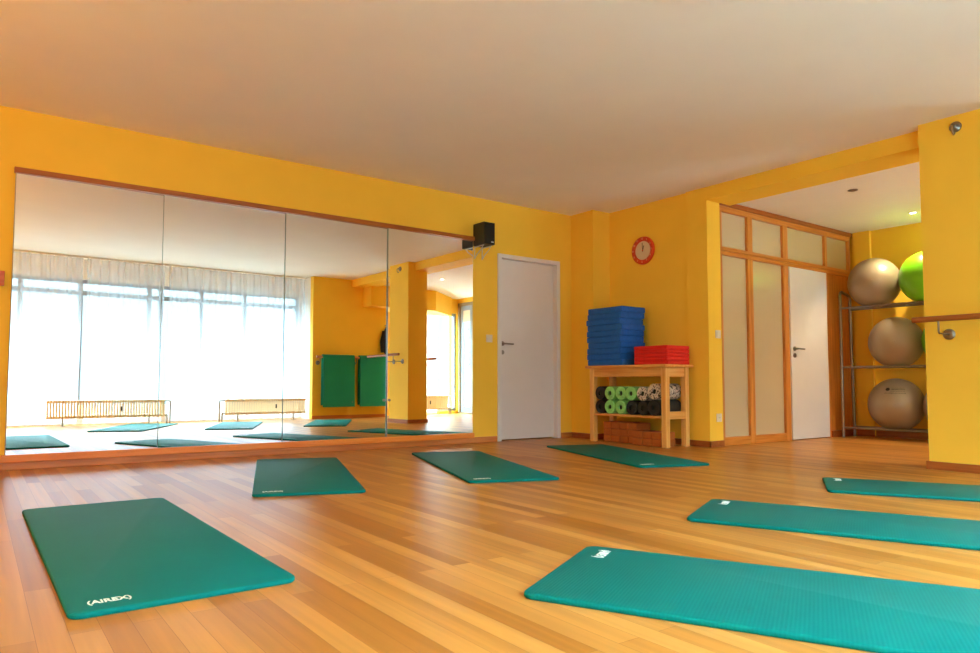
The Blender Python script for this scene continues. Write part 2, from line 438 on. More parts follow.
# ---- white door in the mirror wall
root = thing('door_1', 'tall plain white door between the mirror and the wooden bench', 'door', kind='structure')
fb = MB(); cw = .05
fb.box((DX0-cw+.005, -.014, 0), (DX0+.005, .088, DH+cw-.01), .004); fb.box((DX1-.005, -.014, 0), (DX1+cw-.005, .09, DH+cw-.01), .004); fb.box((DX0-cw+.005, -.013, DH-.005), (DX1+cw-.005, .09, DH+cw-.01), .004)
fb.build('door_frame', M_white, root)
leaf = MB().box((DX0+.006, .05, .012), (DX1-.006, .09, DH-.006), .003).build('door_leaf', M_white, root)
hb = MB(); hx = DX0+.06
hb.lathe([(0, 0), (.026, 0), (.026, .008), (.011, .01), (.011, .04), (0, .04)], 20, T(hx, .05, 1.055) @ Matrix.Rotation(PI/2, 4, 'X'))
hb.tube([(hx, .010, 1.055), (hx+.025, .008, 1.055), (hx+.125, .008, 1.052)], .009, 12)
hb.build('handle', M_chrome, leaf, True)
hb = MB().lathe([(0, 0), (.024, 0), (.024, .008), (0, .008)], 20, T(hx, .05, .96) @ Matrix.Rotation(PI/2, 4, 'X')); hb.build('keyhole', M_chrome, leaf, True)

o = MB().box((DX0-.3, .165, 0), (DX1+.3, .29, H)).build('wall_light_stop', M_whitewall); tag(o, 'unseen white slab added behind the white door to stop light leaking in', 'wall', kind='structure')  # unseen slab, added to keep sky light from leaking under the door
# ---- partition of frosted glass in honey-coloured wood with a white door
YP = -1.672; YPB = -1.60
root = thing('wall_partition', 'honey-coloured wooden partition with tall frosted glass panes beside the white door', 'partition', kind='structure')
stiles = [(6.155, 6.205), (6.655, 6.745), (7.335, 7.432), (8.238, 8.29), (8.80, 8.85)]
fb = MB()
for a, c_ in stiles:
    top = 2.42
    fb.box((a, YP, 0), (c_, YPB, top), .004)
fb.build('stile', M_partZ, root)
fb = MB()
fb.box((6.155, YP+.004, 0.0), (7.40, YPB, .085), .004)
fb.box((6.155, YP-.006, 1.945), (8.85, YPB-.002, 1.985), .004); fb.box((6.155, YP-.002, 1.99), (8.85, YPB-.003, 2.03), .004)
fb.box((6.155, YP-.001, 2.395), (8.85, YPB-.002, 2.455), .004)
fb.build('rail', M_partX, root)
fb = MB(); fb.box((6.155, YP-.02, 2.45), (8.87, YPB, HA+.0), .006); fb.build('cornice', M_partDark, root)
for a, c_ in [(6.205, 6.655), (6.745, 7.335)]:
    MB().box((a, YP+.03, .08), (c_, YP+.038, 1.95)).build('pane', M_frost, root)
for a, c_ in [(6.205, 6.655), (6.745, 7.335), (7.432, 8.238), (8.29, 8.80)]:
    MB().box((a, YP+.03, 2.03), (c_, YP+.038, 2.40)).build('pane', M_frost, root)
MB().box((8.285, YP+.02, 0), (8.805, YP+.045, 1.95)).build('wood_panel', M_panel, root)
root = thing('door_2', 'white flush door set in the wooden partition by the ball rack', 'door', kind='structure')
leaf = MB().box((7.436, YP-.012, .008), (8.234, YP+.03, 1.943), .003).build('door_leaf', M_white, root)
hb = MB(); hx = 7.50
hb.lathe([(0, 0), (.026, 0), (.026, .009), (.011, .011), (.011, .045), (0, .045)], 20, T(hx, YP-.012, 1.02) @ RX90)
hb.tube([(hx, YP-.055, 1.02), (hx+.03, YP-.057, 1.02), (hx+.13, YP-.057, 1.018)], .010, 12)
hb.build('handle', M_chrome, leaf, True)
MB().lathe([(0, 0), (.026, 0), (.026, .009), (0, .009)], 20, T(hx, YP-.012, .945) @ RX90).build('keyhole', M_chrome, leaf, True)

# ---- baseboards
BH = .06
b = MB(); b.box((XW, -.016, 0), (.17, 0, BH)); b.box((.17, -.022, 0), (4.262, 0, .055), .003); b.box((4.262, -.016, 0), (DX0-.058, 0, BH), .002); b.box((DX1+.058, -.016, 0), (XA, 0, BH), .002)
o = b.build('baseboard_north', M_redwoodX); tag(o, 'reddish wooden baseboard along the mirror wall', 'baseboard', kind='structure')
b = MB(); b.box((XA-.015, -.37, 0), (XA, -.016, BH), .002); b.box((XA-.015, -.37, 0), (XB, -.355, BH), .002); b.box((XB-.015, -1.432, 0), (XB, -.37, BH), .002); b.box((XC-.015, YJ-.015, 0), (XC, -1.432, BH), .002); b.box((XC-.015, YJ-.015, 0), (6.155, YJ, BH), .002)
o = b.build('baseboard_east', M_redwoodY); tag(o, 'reddish wooden baseboard along the clock wall behind the bench', 'baseboard', kind='structure')
b = MB(); b.box((PX0-.015, PY0-.015, 0), (PX0, PY1+.015, BH), .002); b.box((PX1, PY0-.015, 0), (PX1+.015, PY1+.015, BH), .002); b.box((PX0, PY1, 0), (PX1, PY1+.015, BH), .002); b.box((PX0, PY0-.015, 0), (PX1, PY0, BH), .002)
o = b.build('baseboard_pillar', M_redwoodY); tag(o, 'reddish wooden baseboard around the foot of the square pillar', 'baseboard', kind='structure')
b = MB(); b.box((XBACK-.015, -5.84, 0), (XBACK, -1.9, .075)); b.box((XBACK-.055, -1.9, 0), (XBACK-.04, -1.70, .075)); b.box((8.29, YP-.016, 0), (8.845, YP+.02, .075))
o = b.build('baseboard_annex', M_redwoodY); tag(o, 'reddish wooden baseboard behind the ball rack', 'baseboard', kind='structure')
b = MB(); b.box((5.156, YM, 0), (6.75, YM+.015, BH), .002)
o = b.build('baseboard_south', M_redwoodX); tag(o, 'reddish wooden baseboard below the two hanging mats', 'baseboard', kind='structure')

# ------------------------------------------------------------------ the mirror
MX = [.198, 1.196, 2.208, 3.236, 4.262]; MZ0, MZ1 = .108, 2.128
AL = [.0131, .0131, .0131, .0210]; BE = .0033
places = ['leftmost pane of the four wall mirror panes, reflecting the curtain edge', 'second mirror pane from the left, reflecting the curtains and a radiator', 'third mirror pane from the left, reflecting a hanging green mat', 'rightmost mirror pane beside the white door, reflecting the pillar']
for i in range(4):
    x0, x1 = MX[i]+.001, MX[i+1]-.001; xc = (x0+x1)/2
    r = thing('mirror_pane', places[i], 'mirror', (xc, -.022, MZ0), group='wall mirror panes')
    # the panes are glued on very slightly out of true
    r.rotation_euler = (-BE, 0, AL[i])
    hw = (x1-x0)/2; hh = MZ1-MZ0
    MB().box((-hw, -.001, 0), (hw, .0015, hh)).build('silvered_glass', M_mirror, r)
    MB().box((-hw-.0004, .0012, -.0004), (hw+.0004, .004, hh+.0004)).build('backing', M_mirroredge, r)
    if i == 2:
        for dx in (-.02, ):
            MB().lathe([(0, 0), (.014, 0), (.012, .008), (0, .01)], 16, T(hw-.025, -.001, .35) @ RX90).build('mirror_clip', M_chrome, r, True)
    if i == 3:
        MB().lathe([(0, 0), (.014, 0), (.012, .008), (0, .01)], 16, T(-hw+.02, -.001, .35) @ RX90).build('mirror_clip', M_chrome, r, True)
o = MB().box((MX[0]-.004, -.0045, MZ0), (MX[-1]+.002, -.0002, MZ1)).build('trim_5', M_backing); tag(o, 'grey backing board behind the four mirror panes', 'mirror backing', kind='structure')
o = MB().box((.185, -.040, 2.124), (4.266, 0, 2.166), .004).build('trim_3', M_trimwood); tag(o, 'dark orange wooden strip along the top edge of the mirror', 'trim', kind='structure')
o = MB().box((.17, -.040, .055), (4.266, 0, .108), .004).build('trim_4', M_ledge); tag(o, 'orange wooden ledge along the bottom edge of the mirror', 'trim', kind='structure')

# wooden rail end left of the mirror
r = thing('wall_rail', 'orange wooden board end on the wall just left of the mirror', 'rail', (-.5, 0, 1.30))
MB().box((-.68, -.055, 0), (.652, -.02, .105), .004).build('board', M_orangewood, r)
MB().box((-.6, -.021, .03), (-.5, 0, .075)).build('bracket', M_dark, r); MB().box((.45, -.021, .03), (.55, 0, .075)).build('bracket', M_dark, r)

# ------------------------------------------------------------------ loudspeaker
r = thing('loudspeaker', 'small black loudspeaker on the wall above the corner of the mirror', 'loudspeaker', (4.335, -.103, 2.068))
MB().box((-.073, -.095, 0), (.073, .095, .232), .005).build('cabinet', M_black, r)
gr = MB().box((-.067, -.101, .006), (.067, -.095, .226), .003).build('grille', M_blackcloth, r)
MB().box((.018, -.1035, .02), (.05, -.101, .03), .001).build('badge', M_silver, gr)
r = thing('speaker_bracket', 'pale curved wire wall bracket under the black loudspeaker', 'bracket', (4.335, 0, 2.06))
for dx in (-.05, .05):
    b = MB(); b.tube([(dx, -.004, -.005), (dx, -.004, -.125)], .005, 8); b.tube([(dx, -.004, 0), (dx, -.165, 0)], .006, 8)
    b.tube([(dx, -.15, -.004), (dx, -.125, -.035), (dx, -.08, -.06), (dx, -.04, -.085), (dx, -.006, -.12)], .005, 8)
    b.build('arm', M_silver, r, True)

# ------------------------------------------------------------------ switches and socket
def plate(name, label, cat, loc, rz, kind_):
    r = thing(name, label, cat, loc, rz)
    MB().box((-.04, -.010, -.04), (.04, 0, .04), .003).build('cover_plate', M_plastic, r)
    if kind_ == 'switch': MB().box((-.028, -.016, -.028), (.028, -.010, .028), .003).build('rocker', M_plastic, r)
    else:
        MB().lathe([(.021, 0), (.021, .003), (.018, .003), (.018, -.002), (0, -.002)], 24, T(0, -.0105, 0) @ RX90).build('insert', M_plastic, r, True)
        for dx in (-.008, .008): MB().lathe([(0, 0), (.003, 0), (.003, .002), (0, .002)], 10, T(dx, -.0085, 0) @ RX90).build('contact_hole', M_dark, r)
    return r
plate('light_switch', 'small white light switch between mirror and white door', 'switch', (4.481, 0, 1.10), 0, 'switch')
plate('light_switch', 'white light switch on the bright jamb beside the frosted partition', 'switch', (6.089, YJ, 1.122), 0, 'switch')
plate('wall_socket', 'white wall socket low on the bright jamb by the partition', 'socket', (6.085, YJ, .287), 0, 'socket')

# ------------------------------------------------------------------ clock
r = thing('wall_clock', 'round wall clock with a broad red rim on the yellow wall', 'clock', (XB, -.861, 2.082))
MC = Matrix.Rotation(-PI/2, 4, 'Y')           # local Z -> -X
MB().lathe([(0, 0), (.145, 0), (.155, .012), (.152, .03), (.135, .038), (.112, .030), (.104, .022), (0, .022)], 48, MC).build('rim', M_clockred, r, True)
MB().lathe([(0, .0225), (.103, .0225), (.103, .0245), (0, .0245)], 48, MC).build('dial', M_clockface, r, True)
rim = [c for c in r.children if c.name.startswith('rim')][0]; dial = [c for c in r.children if c.name.startswith('dial')][0]
FC = Matrix(((0, 0, -1, 0), (-1, 0, 0, 0), (0, 1, 0, 0), (0, 0, 0, 1)))   # text x -> -Y, y -> Z, normal -> -X
for k in range(1, 13):
    a = PI/2-k*PI/6
    text_mesh('numeral', str(k), .03, M_clocknum, rim, Matrix.Translation((-.0375, -math.cos(a)*.128, math.sin(a)*.128)) @ FC, .001)
def hand(name, ang, ln, wd):
    M = Matrix.Translation((-.027, 0, 0)) @ Matrix.Rotation(ang, 4, 'X')
    MB().box((-.001, -wd, -.012), (.001, wd, ln), .0, M=M).build(name, M_clockink, dial)
hand('hour_hand', math.radians(18), .055, .004); hand('minute_hand', math.radians(-4), .085, .003)
MB().lathe([(0, .0245), (.007, .0245), (.006, .031), (0, .032)], 16, MC).build('hub', M_clockred, r, True)

# ------------------------------------------------------------------ exercise mats on the floor
def rounded_rect(l, w, r, n=6):
    P = []
    for cx, cy, a0 in [(l-r, w/2-r, 0), (r, w/2-r, PI/2), (r, -w/2+r, PI), (l-r, -w/2+r, 1.5*PI)]:
        for k in range(n+1):
            a = a0+k/n*PI/2; P.append((cx+r*math.cos(a), cy+r*math.sin(a)))
    return P
def mat_mesh(l, w, th=.016, r=.035):
    b = MB(); t = bmesh.new(); poly = rounded_rect(l, w, r)
    def ring(poly, ins, z):
        cx = l/2; out = []
        for x, y in poly:
            sx = (l-2*ins)/l; sy = (w-2*ins)/w
            out.append(t.verts.new((cx+(x-cx)*sx, y*sy, z)))
        return out
    rs = [ring(poly, .003, 0), ring(poly, 0, .004), ring(poly, 0, th-.005), ring(poly, .0015, th-.0015), ring(poly, .005, th)]
    n = len(poly)
    for A, B in zip(rs[:-1], rs[1:]):
        for k in range(n): t.faces.new([A[k], A[(k+1)%n], B[(k+1)%n], B[k]])
    t.faces.new(rs[0][::-1]); t.faces.new(rs[-1]); b._merge(t)
    return b
TH = .016
def floor_mat(x, y, ang, l, w, label):
    o = mat_mesh(l, w).build('exercise_mat', M_teal, None, True, 50)
    o.location = (x, y, .0005); o.rotation_euler = (0, 0, ang)
    tag(o, label, 'exercise mat', 'teal exercise mats on the floor')
    # maker's lettering near the left corner of the logo end, reading along the short edge
    R = Matrix.Translation((.085, w/2-.110, TH+.0004)) @ Matrix.Rotation(-PI/2, 4, 'Z')
    text_mesh('lettering', '(AIREX)', .047, M_logo, o, R, .0004, .72, .0012)
    return o
floor_mat(.539, -3.792, 1.579, 1.854, .632, 'teal mat at the left front, lying square to the mirror')
floor_mat(1.549, -2.226, 1.232, 1.803, .623, 'teal mat left of centre, closest to the wooden mirror ledge')
floor_mat(2.831, -2.459, 1.232, 1.83, .617, 'teal mat lying in front of the white door beside the mirror')
floor_mat(4.338, -2.52, 1.25, 1.74, .617, 'teal mat lying in front of the wooden bench')
floor_mat(1.622, -4.155, -1.083, 1.85, .675, 'teal mat nearest the viewer at the lower right')
floor_mat(2.955, -3.737, -1.14, 1.85, .625, 'teal mat at the right, middle of the three parallel ones')
floor_mat(4.319, -3.648, -1.044, 1.85, .618, 'teal mat at the right edge closest to the pillar')

# ------------------------------------------------------------------ wooden bench with pads, rollers and blocks
TX0, TX1, TY0, TY1, TZ = 5.465, 5.90, -1.530, -.445, .815
r = thing('side_table', 'light wooden bench with a shelf standing below the red clock', 'bench', ((TX0+TX1)/2, (TY0+TY1)/2, 0))
ox, oy = (TX0+TX1)/2, (TY0+TY1)/2
def L_(x, y, z): return (x-ox, y-oy, z)
MB().box(L_(TX0, TY0, TZ-.028), L_(TX1, TY1, TZ), .004).build('tabletop', M_pineY, r)
lg = .059
LX0, LX1, LY0, LY1 = 5.495, 5.855, -1.507, -.484
for x, y in [(LX0, LY0), (LX0, LY1-lg), (LX1-lg, LY0), (LX1-lg, LY1-lg)]:
    MB().box(L_(x, y, 0), L_(x+lg, y+lg, TZ-.027), .004).build('leg', M_pineZ, r)
b = MB(); b.box(L_(LX0+.012, LY0+lg-.002, .695), L_(LX0+.036, LY1-lg+.002, TZ-.027), .002); b.build('apron', M_pineY, r)
b = MB(); b.box(L_(LX1-.036, LY0+lg-.002, .695), L_(LX1-.012, LY1-lg+.002, TZ-.027), .002); b.build('apron', M_pineY, r)
for y in (LY0+.012, LY1-.036):
    MB().box(L_(LX0+lg-.002, y, .695), L_(LX1-lg+.002, y+.024, TZ-.027), .002).build('apron', M_pineX, r)
SZ = .305
MB().box(L_(LX0+.004, LY0+.014, SZ-.022), L_(LX1-.004, LY1-.014, SZ), .002).build('shelf', M_pineY, r)
for y in (LY0+.004, LY1-.030):
    MB().box(L_(LX0+lg-.002, y, SZ-.03), L_(LX1-lg+.002, y+.026, SZ+.045), .002).build('shelf_rail', M_pineX, r)

# pads: soft slabs
def pad_mesh(sx, sy, sz, seed):
    rnd = random.Random(seed); b = MB(); t = bmesh.new()
    nx, ny = 7, 9
    # soft-edged slab built from a bevelled box, then gently dented
    vs = [t.verts.new(p) for p in [(-sx/2,-sy/2,0),(sx/2,-sy/2,0),(sx/2,sy/2,0),(-sx/2,sy/2,0),(-sx/2,-sy/2,sz),(sx/2,-sy/2,sz),(sx/2,sy/2,sz),(-sx/2,sy/2,sz)]]
    for f_ in [(0,3,2,1),(4,5,6,7),(0,1,5,4),(1,2,6,5),(2,3,7,6),(3,0,4,7)]: t.faces.new([vs[i] for i in f_])
    bmesh.ops.bevel(t, geom=t.edges[:], offset=min(.014, sz*.3), segments=3, affect='EDGES', profile=.6)
    b._merge(t); return b
ztop = TZ+.001
ords = ['lowest', 'second', 'third', 'fourth', 'fifth', 'sixth', 'seventh', 'eighth', 'ninth', 'topmost']
n_blue = 10; hb_ = .0622
proto = None
for k in range(n_blue):
    lab = ['bottom blue foam pad resting directly on the wooden bench', 'second blue foam pad from the bottom of the tall blue stack', 'third blue foam pad from the bottom of the tall blue stack', 'fourth blue foam pad from the bottom of the tall blue stack', 'fifth blue foam pad from the bottom of the tall blue stack', 'fifth blue foam pad from the top of the tall blue stack', 'fourth blue foam pad from the top of the tall blue stack', 'third blue foam pad from the top of the tall blue stack', 'second blue foam pad from the top of the tall blue stack', 'topmost blue foam pad of the tall blue stack'][k]
    loc = (5.675+random.uniform(-.009, .009), -.700+random.uniform(-.012, .012), ztop+k*hb_); rot = (0, 0, random.uniform(-.03, .03))
    if proto is None:
        proto = pad_mesh(.37, .495, hb_-.0006, 1).build('balance_pad', M_blue, None, True, 50)
        proto.location = loc; proto.rotation_euler = rot; tag(proto, lab, 'foam pad', 'blue foam pads stacked on the bench')
    else: dup(proto, loc, rot, lab)
proto = None
for k in range(5):
    lab = ['bottom red foam cushion resting directly on the bench', 'second red foam cushion from the bottom of its stack', 'middle red foam cushion of the low red stack', 'second red foam cushion from the top of its stack', 'topmost red foam cushion beside the blue stack'][k]
    loc = (5.69+random.uniform(-.005, .005), -1.300+random.uniform(-.006, .006), ztop+k*.0375); rot = (0, 0, random.uniform(-.02, .02))
    if proto is None:
        proto = pad_mesh(.345, .425, .0372, 2).build('seat_cushion', M_red, None, True, 50)
        proto.location = loc; proto.rotation_euler = rot; tag(proto, lab, 'cushion', 'red cushions stacked on the bench')
    else: dup(proto, loc, rot, lab)

# foam rollers lying into the shelf (axis along X)
def roller(y, z, x0, m, label, group, rad=.072):
    r = thing('foam_roller', label, 'foam roller', (x0, y, z), 0, group)
    ln = .345
    MB().lathe([(.026, 0), (rad-.006, 0), (rad, .006), (rad, ln-.006), (rad-.006, ln), (.026, ln), (.026, 0)], 36, Matrix.Rotation(PI/2, 4, 'Y')).build('foam_body', m, r, True)
    MB().lathe([(0, .02), (.0258, .02), (.0258, ln-.02), (0, ln-.02)], 24, Matrix.Rotation(PI/2, 4, 'Y')).build('hollow_core', M_hole, r, True)
    return r
RB = SZ+.0725
ys = [-.6175, -.762, -.9065, -1.051, -1.1955, -1.3485]
cols_b = [(M_rollblack, 'black foam roller at the left end of the lower row on the bench shelf'), (M_rollgreen, 'light green foam roller, left one of the lower row'), (M_rollgreen, 'light green foam roller, right one of the lower row'), (M_rollblack, 'black foam roller directly right of the lower green rollers'), (M_rollblack, 'black foam roller under the first speckled roller'), (M_rollblack, 'black foam roller at the right end of the lower row, by the front leg')]
cols_t = [(M_rollblack, 'black foam roller at the left end of the upper row on the bench shelf'), (M_rollgreen, 'light green foam roller, leftmost of three in the upper row'), (M_rollgreen, 'light green foam roller, middle of three in the upper row'), (M_rollgreen, 'light green foam roller, rightmost of three in the upper row'), (M_zebra, 'speckled cream and brown foam roller right of the green ones'), (M_zebra, 'speckled cream foam roller highest of all, at the right end of the upper row')]
for k, (m_, lab) in enumerate(cols_b):
    roller(ys[k], (RB if k < 5 else SZ+.0805), 5.505+[.012, 0, .006, .01, .012, .0][k], m_, lab, 'foam rollers on the bench shelf', .072 if k < 5 else .080)
for k, (m_, lab) in enumerate(cols_t):
    roller(ys[k], (RB+.1445 if k < 5 else SZ+.241), 5.505+[.01, .002, .012, .0, .008, .004][k], m_, lab, 'foam rollers on the bench shelf', .072 if k < 5 else .080)

# cork blocks on the floor beneath the shelf
cb = None
def cork(x, y, z, label):
    global cb
    if cb is None:
        cb = MB().box((0, -.056, 0), (.225, .056, .0705), .009).build('yoga_block', M_cork, None, False); cb.location = (x, y, z)
        tag(cb, label, 'yoga block', 'brown cork blocks under the bench'); return cb
    return dup(cb, (x+random.uniform(-.004, .004), y, z), (0, 0, 0), label)
colw = ['first', 'second', 'third', 'fourth']; rown = ['bottom', 'middle', 'top']
for c_ in range(4):
    for rr in range(3):
        cork(5.60, -.635-.1175*c_, .0005+.0712*rr, 'brown cork block, %s row, %s column of the big pile under the bench' % (rown[rr], colw[c_]))
for c_ in range(3):
    for rr in range(2):
        cork(5.535, -1.115-.1175*c_, .0005+.0712*rr, 'brown cork block, %s row, %s column of the low pile under the bench' % (['bottom', 'top'][rr], colw[c_]))

# ------------------------------------------------------------------ ball rack
RXF, RXR = 8.42, 8.67; RY0, RY1 = -3.35, -1.745; RT = 1.725
rails = [.115, .825, 1.525]
r = thing('ball_rack', 'grey steel tube rack holding the exercise balls in the alcove', 'rack', (8.55, -2.5, 0))
def Lr(x, y, z): return (x-8.55, y+2.5, z)
for y in (RY1, RY0):
    b = MB()
    b.tube([Lr(RXF, y, 0), Lr(RXF, y, RT-.04), Lr(RXF+.012, y, RT-.012), Lr(RXF+.04, y, RT), Lr(RXR-.06, y, RT-.03), Lr(RXR-.03, y, RT-.05), Lr(RXR-.02, y, RT-.09), Lr(RXR+.02, y, 0)], .017, 12)
    b.build('side_frame', M_steel, r, True)
for z in rails:
    b = MB(); b.tube([Lr(RXF, RY1, z), Lr(RXF, RY0, z)], .013, 12); b.build('rail', M_steel, r, True)
    b = MB(); b.tube([Lr(RXR+.02-.04*z/RT, RY1, z), Lr(RXR+.02-.04*z/RT, RY0, z)], .013, 12); b.build('rail', M_steel, r, True)
ZS = 1.05
def ball_at(y, lev, m, label, rad=.277, print_=False):
    z = rails[lev]; xr = RXR+.02-.04*z/RT; xm = (RXF+xr)/2; half = (xr-RXF)/2
    R = rad*.985+.013
    zc = z+.006+ZS*math.sqrt(R*R-half*half)
    o = thing('exercise_ball', label, 'exercise ball', (xm, y, zc), 0, 'exercise balls on the rack')
    b = MB(); t = bmesh.new(); bmesh.ops.create_uvsphere(t, u_segments=48, v_segments=28, radius=rad)
    for v in t.verts: v.co.z *= ZS
    b._merge(t); shell = b.build('ball_shell', m, o, True, 180)
    a = math.radians(200)
    MB().lathe([(0, 0), (.012, 0), (.010, .004), (0, .005)], 16, Matrix.Rotation(a, 4, 'Z') @ T(rad*.998, 0, 0) @ Matrix.Rotation(PI/2, 4, 'Y')).build('valve_plug', M_ballsilver, shell, True)
    return shell, rad, zc
Z1 = ball_at(-2.085, 2, M_ballsilver, 'silver exercise ball on the top tier of the rack')
ball_at(-2.085-.556, 2, M_ballgreen, 'bright green exercise ball on the top tier, half hidden by the pillar')
ball_at(-2.295, 1, M_ballsilver, 'silver exercise ball on the middle tier of the rack')
ball_at(-2.295-.556, 1, M_ballgreen, 'dark green exercise ball on the middle tier behind the barre end')
Z3 = ball_at(-2.275, 0, M_ballsilver, 'silver exercise ball with black print on the lowest tier', rad=.284)
ball_at(-2.275-.563, 0, M_ballsilver, 'silver exercise ball sliver on the lowest tier beside the pillar', rad=.276)
# print on the lowest ball : round mark with lines of small type
ob, rad, zc = Z3
def on_ball(u, v, lift=.0012):
    """u to the viewer's right, v up, both in metres on the ball surface around the print centre."""
    az = math.radians(202)+(u*1.25/rad); el = math.radians(33)+(v*1.2/rad)
    d = Vector((math.cos(el)*math.cos(az), math.cos(el)*math.sin(az), math.sin(el)))
    p = d*(rad+lift); p.z *= ZS; return p
b = MB()
def patch(u0, u1, v0, v1, n=6):
    vs0 = [b.bm.verts.new(on_ball(u0+(u1-u0)*k/n, v0)) for k in range(n+1)]; vs1 = [b.bm.verts.new(on_ball(u0+(u1-u0)*k/n, v1)) for k in range(n+1)]
    for k in range(n): b.bm.faces.new([vs0[k], vs0[k+1], vs1[k+1], vs1[k]])
cvs = [b.bm.verts.new(on_ball(-.075+.021*math.cos(2*PI*k/24), .012+.017*math.sin(2*PI*k/24))) for k in range(24)]
b.bm.faces.new(cvs)
rnd = random.Random(3)
for v0, u0, u1, hgt in [(.022, -.045, .085, .006), (.006, -.045, .09, .008), (-.010, -.045, .09, .004), (-.030, -.10, .09, .006)]:
    u = u0
    while u < u1:
        wv = rnd.uniform(.004, .012); patch(u, min(u+wv, u1), v0, v0+hgt*rnd.uniform(.6, 1), 2); u += wv+.003
b.build('printed_lettering', M_ballprint, ob)

# ------------------------------------------------------------------ barres
def bracket(root, ax, wall, rail, y, z_rail, dirn, axis):
    """one L bracket: down from the rail, back to a round flange on the wall."""
    b = MB()
    zf = z_rail-.105
    if axis == 'Y':   # rail runs along Y, wall plane at x = wall
        b.tube([(rail, y, z_rail-.015), (rail, y, zf+.012), (rail+dirn*.012, y, zf), (wall-dirn*.004, y, zf)], .0065, 10)
        fl = T(wall, y, zf) @ Matrix.Rotation(-dirn*PI/2, 4, 'Y')
    else:
        b.tube([(y, rail, z_rail-.015), (y, rail, zf+.012), (y, rail+dirn*.012, zf), (y, wall-dirn*.004, zf)], .0065, 10)
        fl = T(y, wall, zf) @ Matrix.Rotation(dirn*PI/2, 4, 'X')
    o = b.build('wall_bracket', M_chrome, root, True)
    MB().lathe([(0, 0), (.040, 0), (.040, .006), (.034, .012), (.012, .014), (0, .014)], 28, fl).build('flange', M_chrome, o, True)
    return o
ZB_ = 1.102
r = thing('ballet_barre', 'round wooden barre on the studio side of the pillar', 'barre')
b = MB().tube([(5.632, -3.643, 1.098), (5.632, -4.75, 1.098)], .021, 20); b.build('rail', M_barreY, r, True)
for y in (-3.81, -4.075): bracket(r, 0, PX0, 5.632, y, 1.098, 1, 'Y')
r = thing('ballet_barre', 'short wooden barre end on the far side of the pillar, seen in the mirror', 'barre')
b = MB().tube([(6.29, -3.56, 1.04), (6.29, -4.5, 1.04)], .021, 20); b.build('rail', M_barreY, r, True)
for y in (-3.74, -4.12): bracket(r, 0, PX1, 6.29, y, 1.04, -1, 'Y')
r = thing('ballet_barre', 'pale wooden barre on the short wall with two mats over it', 'barre')
b = MB().tube([(5.185, YM+.105, 1.125), (6.72, YM+.105, 1.125)], .021, 20); b.build('rail', M_barreX, r, True)
for x in (5.255, 5.99): bracket(r, 0, YM, YM+.105, x, 1.125, -1, 'X')

# chrome hook on the pillar
r = thing('wall_hook', 'chrome wall hook high on the pillar near the ceiling', 'hook', (PX0, -3.897, 2.512))
MB().lathe([(0, 0), (.040, 0), (.040, .006), (.034, .016), (.018, .022), (.012, .03), (0, .03)], 32, Matrix.Rotation(-PI/2, 4, 'Y')).build('rosette', M_chrome, r, True)
b = MB(); pts = []
b.tube([(-.028, 0, .0), (-.05, 0, .0), (-.062, 0, -.012), (-.062, 0, -.04), (-.055, 0, -.058), (-.04, 0, -.064), (-.026, 0, -.056), (-.022, 0, -.044)], .006, 10)
b.build('hook_bar', M_chrome, r, True)

# ------------------------------------------------------------------ mats folded over the barre
def hanging_mat(x0, x1, label, skew):
    w = x1-x0
    o = thing('hanging_mat', label, 'exercise mat', ((x0+x1)/2, YM+.105, 0), 0, 'green mats folded over the barre')
    zt = 1.125+.021+.002; th = .022; off = .027
    prof = []
    # inner line of the fold (y outwards, z): front leg down, back leg down
    zb = .215
    def line(off_):
        P = [(off_+.012, zb), (off_+.008, .55), (off_+.002, 1.0)]
        for k in range(9):
            a = k/8*PI; P.append((off_*math.cos(a), 1.125+off_*math.sin(a)))
        P += [(-off_, .9), (-off_-.004, .45), (-off_-.004, zb+.03)]
        return P
    inn = line(.0235); out = line(.0235+th)
    t = bmesh.new(); V = []
    for x in (-w/2, -w/2+.006, w/2-.006, w/2):
        V.append(([t.verts.new((x, p[0], p[1])) for p in inn], [t.verts.new((x, p[0], p[1])) for p in out]))
    n = len(inn)
    for (A, B), (A2, B2) in zip(V[:-1], V[1:]):
        for k in range(n-1):
            t.faces.new([B[k], B[k+1], B2[k+1], B2[k]]); t.faces.new([A[k], A2[k], A2[k+1], A[k+1]])
        t.faces.new([A[0], B[0], B2[0], A2[0]]); t.faces.new([A[-1], A2[-1], B2[-1], B[-1]])
    for A, B in (V[0], V[-1]):
        for k in range(n-1): t.faces.new([A[k], A[k+1], B[k+1], B[k]])
    b = MB(); b._merge(t); b.build('folded_foam', M_tealdark, o, True, 40)
    MB().lathe([(0, 0), (.012, 0), (.012, .002), (0, .002)], 16, T(w/2-.05, .0235+th+.013, .30) @ Matrix.Rotation(-PI/2, 4, 'X')).build('eyelet', M_chrome, o, True)
    return o
hanging_mat(5.30, 5.935, 'green mat folded over the barre, nearer the curtains', 0)
hanging_mat(6.045, 6.68, 'green mat folded over the barre, partly behind the pillar', 0)

